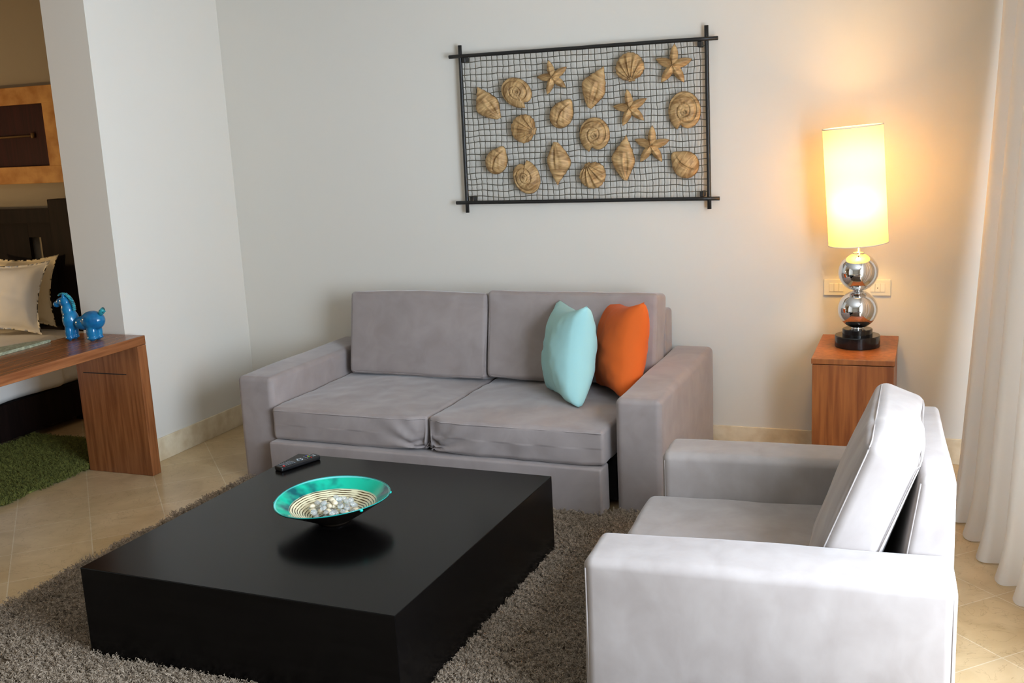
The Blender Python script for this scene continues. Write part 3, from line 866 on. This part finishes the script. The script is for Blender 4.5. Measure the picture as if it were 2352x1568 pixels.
# ------------------------------------------------------------ bench with the horse
bench = thing('bench', 'reddish brown wooden waterfall bench at the end of the stub wall', 'bench', (0.0, 0.0, 0.0))
box('bench_top', -0.28, 0.150, -3.0, -1.075, 0.700, 0.747, M['wood_y'], bench, 0.003)
leg = box('leg_panel', -0.28, 0.150, -1.140, -1.075, 0.0, 0.699, M['wood_x'], bench, 0.003)
box('leg_panel', -0.28, 0.150, -3.0, -2.94, 0.0, 0.699, M['wood_x'], bench, 0.003)
box('groove', -0.235, 0.055, -1.1412, -1.139, 0.545, 0.550, M['underside'], leg)
V, Fc = [], []
n = 24
rn = thing('woven_runner', 'pale green woven runner lying along the far edge of the wooden bench', 'table runner', (0, 0, 0.7475))
bm = bmesh.new()
pl = [(-0.250, -1.31), (-0.243, -1.45), (-0.240, -1.66), (-0.235, -2.6), (-0.42, -2.6), (-0.42, -1.62), (-0.33, -1.40)]
bot = [bm.verts.new((x, y, 0.0)) for x, y in pl]; top = [bm.verts.new((x, y, 0.014)) for x, y in pl]
bm.faces.new(bot[::-1]); bm.faces.new(top)
for i in range(len(pl)): bm.faces.new((bot[i], bot[(i+1) % len(pl)], top[(i+1) % len(pl)], top[i]))
bmesh.ops.bevel(bm, geom=bm.edges[:], offset=0.003, segments=2, affect='EDGES')
bm_obj('cloth', bm, M['woven'], rn)

horse = thing('horse_figurine', 'small stocky blue glazed ceramic horse standing on the wooden bench', 'figurine', (-0.100, -1.235, 0.7525), radians(3))
def blobs(parts, vox, name, mat, parent):
    bm = bmesh.new()
    for (x, y, z, rx, ry, rz, tl) in parts:
        r = bmesh.ops.create_uvsphere(bm, u_segments=20, v_segments=14, radius=1)
        m_ = Matrix.Translation((x, y, z)) @ Matrix.Rotation(radians(tl), 4, 'Y') @ Matrix.Diagonal((rx, ry, rz, 1))
        bmesh.ops.transform(bm, matrix=m_, verts=r['verts'])
    o = bm_obj(name, bm, mat, parent, None, True)
    md = o.modifiers.new('r', 'REMESH'); md.mode = 'VOXEL'; md.voxel_size = vox; md.use_smooth_shade = True
    sm_ = o.modifiers.new('s', 'SMOOTH'); sm_.iterations = 4; sm_.factor = 0.6
    return o
blobs([
    (0.068, 0, 0.098, 0.066, 0.052, 0.050, 0),       # rump and barrel
    (0.015, 0, 0.085, 0.060, 0.042, 0.038, 0),
    (-0.072, 0, 0.100, 0.040, 0.044, 0.055, 0),      # chest
    (-0.082, 0, 0.145, 0.034, 0.032, 0.055, -8),      # neck
    (-0.094, 0, 0.190, 0.029, 0.026, 0.036, -14),
    (-0.118, 0, 0.196, 0.034, 0.021, 0.020, -22),     # head
    (-0.148, 0, 0.180, 0.020, 0.018, 0.017, 0),       # muzzle
    (-0.090, 0.014, 0.224, 0.008, 0.006, 0.016, 0),   # ears
    (-0.090, -0.014, 0.224, 0.008, 0.006, 0.016, 0),
    (-0.075, 0.019, 0.040, 0.022, 0.020, 0.048, 0), (-0.075, -0.019, 0.040, 0.022, 0.020, 0.048, 0),
    (-0.075, 0.019, 0.010, 0.025, 0.021, 0.011, 0), (-0.075, -0.019, 0.010, 0.025, 0.021, 0.011, 0),
    (0.068, 0.021, 0.040, 0.029, 0.022, 0.048, 0), (0.068, -0.021, 0.040, 0.029, 0.022, 0.048, 0),
    (0.068, 0.021, 0.010, 0.032, 0.023, 0.011, 0), (0.068, -0.021, 0.010, 0.032, 0.023, 0.011, 0)],
    0.0035, 'body', M['bluegreen'], horse)
V, Fc = [], []
for i in range(17):
    t = i/16; a = radians(112-118*t)
    px, pz = -0.104+0.058*cos(a)*1.0+0.004, 0.160+0.072*sin(a)
    add_tube(V, Fc, [(px, -0.011, pz), (px+0.004*cos(a), 0, pz+0.004*sin(a)), (px, 0.011, pz)], [0.004, 0.0065, 0.004], 6)
tag(raw('mane', V, Fc, M['teal_glaze'], horse), 'ridged turquoise mane')
V, Fc = [], []
add_tube(V, Fc, [(0.112, 0, 0.128), (0.126, 0, 0.140), (0.138, 0, 0.150), (0.142, 0, 0.141)], [0.010, 0.015, 0.017, 0.012], 12)
raw('tail', V, Fc, M['teal_glaze'], horse)

# ------------------------------------------------------------ bed
bed = thing('bed', 'bed with white bedding and a dark wooden headboard behind the bench', 'bed', (-2.2, -0.02, 0.0))
bx = 2.2
def BL(x): return x+bx
box('platform', BL(-3.25), BL(-1.09), -2.35, -0.12, 0.05, 0.265, M['dark_wood'], bed, 0.005)
for x in (-1.15, -3.19):
    for y in (-0.22, -2.25): box('leg', BL(x)-0.05, BL(x)+0.05, y-0.05, y+0.05, 0.0, 0.052, M['dark_wood'], bed)
soft_box('mattress', 1.02, 1.09, 0.15, 0.06, M['sheet'], bed, (0, 0, 0.012), 16, 0.006, 2, (BL(-2.11), -1.22, 0.415), seed=20)
def duv(p):
    return (p.x+0.012*noise.noise(Vector((p.x*3, p.y*6, p.z*5))), p.y, p.z+0.015*noise.noise(Vector((p.x*3, p.y*4, 0))))
soft_box('duvet', 1.07, 0.98, 0.165, 0.05, M['sheet'], bed, (0.01, 0, 0.012), 24, 0.012, 4, (BL(-2.12), -1.42, 0.433), seed=21, fn=duv)
# headboard: panel with cut-out, inner frame and end posts
bm = bmesh.new()
add_box(bm, BL(-3.3), BL(-1.37), -0.085, -0.025, 1.255, 1.345)       # top rail
add_box(bm, BL(-3.3), BL(-1.64), -0.040, -0.014, 0.3, 1.26)
add_box(bm, BL(-1.535), BL(-1.37), -0.040, -0.014, 0.3, 1.26)
add_box(bm, BL(-1.642), BL(-1.534), -0.040, -0.014, 1.155, 1.26)
add_box(bm, BL(-1.642), BL(-1.534), -0.040, -0.014, 0.3, 0.98)
bm_obj('headboard', bm, M['dark_wood'], bed)
box('headboard_post', BL(-1.37), BL(-1.20), -0.11, -0.015, 0.0, 1.405, M['dark_wood'], bed, 0.004)
box('headboard_post', BL(-3.40), BL(-3.31), -0.11, -0.015, 0.0, 1.405, M['dark_wood'], bed, 0.004)
throw_pillow('bed_pillow', 'cream flanged pillow leaning on the headboard, behind the greyish white pillow', M['sheet_cream'], 0.62, 0.17, (-1.60, -0.235, 0.825), (radians(-12), 0, radians(4)), 3.0, 0.10, sy=0.76)
throw_pillow('bed_pillow', 'greyish white pillow in front of the cream pillow on the bed', M['sheet'], 0.62, 0.17, (-1.47, -0.47, 0.822), (radians(-20), 0, radians(6)), 9.0, 0.10, sy=0.76)

# niche picture on the bedroom wall
pic = thing('wall_panel', 'wide orange stone framed dark red panel on the wall above the bed', 'wall decoration', (-2.3, 0.0, 1.812))
fx0, fx1, fz0, fz1 = -1.05, 1.02, -0.306, 0.310
bm = bmesh.new()
add_box(bm, fx0, fx1, -0.045, 0.0, 0.200, fz1, 0.004); add_box(bm, fx0, fx1, -0.045, 0.0, fz0, -0.195, 0.004)
add_box(bm, fx0, fx0+0.11, -0.0449, 0.0, -0.196, 0.201); add_box(bm, fx1-0.11, fx1, -0.0449, 0.0, -0.196, 0.201)
bm_obj('frame', bm, M['gilt'], pic)
box('panel', fx0+0.10, fx1-0.10, -0.018, 0.0, -0.197, 0.202, M['lacquer'], pic)
tube('bar', [(fx0+0.3, -0.03, 0.0), (0.2, -0.03, -0.004), (0.785, -0.03, 0.0)], 0.007, M['bronze'], pic)
V, Fc = [], []; add_tube(V, Fc, [(0.785, -0.03, -0.016), (0.785, -0.03, 0.018)], 0.012, 8)
raw('knob', V, Fc, M['bronze'], pic)

# ------------------------------------------------------------ curtain
cur = thing('curtain', 'long sheer white curtain hanging at the right edge, hem pooling on the floor', 'curtain', (4.3, -0.9, 0))
V, Fc = [], []
NT, NZ = 340, 44
HT = 2.75
for j in range(NZ+1):
    zz = j/NZ; z = 0.006+(HT-0.006)*zz
    for i in range(NT+1):
        t = i/NT
        bx_ = 4.235+0.30*min(1, max(0, t-0.15)*1.25/0.85); by_ = -0.15-2.30*t                 # line along the rail
        low = (1-zz)
        spread = low**1.4
        x = bx_-0.115*spread*(1-0.6*t); y = by_-0.42*spread*(1-t)
        ph = t*2*pi*10.5+0.9*sin(t*12)
        amp = 0.036+0.030*spread+0.010*sin(t*23)
        nx_, ny_ = -0.985, -0.17
        x += nx_*amp*sin(ph+0.5*sin(zz*3)); y += ny_*amp*sin(ph)
        y += 0.016*sin(ph*2+1.0)*(0.4+spread)
        if zz < 0.08:
            k_ = (0.08-zz)/0.08
            x += -0.03*k_*k_*(1+sin(ph*1.0+2))*0.8
            y += 0.015*k_*noise.noise(Vector((t*18, 0, 2)))
        z2 = z
        if j == 0: z2 = 0.004+0.010*abs(noise.noise(Vector((t*14, 3, 0))))
        V.append((x-4.3, y+0.9, z2))
for j in range(NZ):
    for i in range(NT):
        a = j*(NT+1)+i; Fc.append((a, a+1, a+NT+2, a+NT+1))
co = raw('drape', V, Fc, M['curtain'], cur)
tube('curtain_rail', [(4.235+0.30*min(1, max(0, t-0.15)*1.25/0.85)-4.3, -0.15-2.30*t+0.9, 2.77) for t in [i/20 for i in range(21)]], 0.02, M['switch'], cur, 8)
for t in (0.1, 0.5, 0.9):
    px = 4.235+0.30*min(1, max(0, t-0.15)*1.25/0.85)-4.3
    box('rail_bracket', px-0.012, px+0.012, -0.15-2.30*t+0.888, -0.15-2.30*t+0.912, 2.77, 2.85, M['switch'], cur)
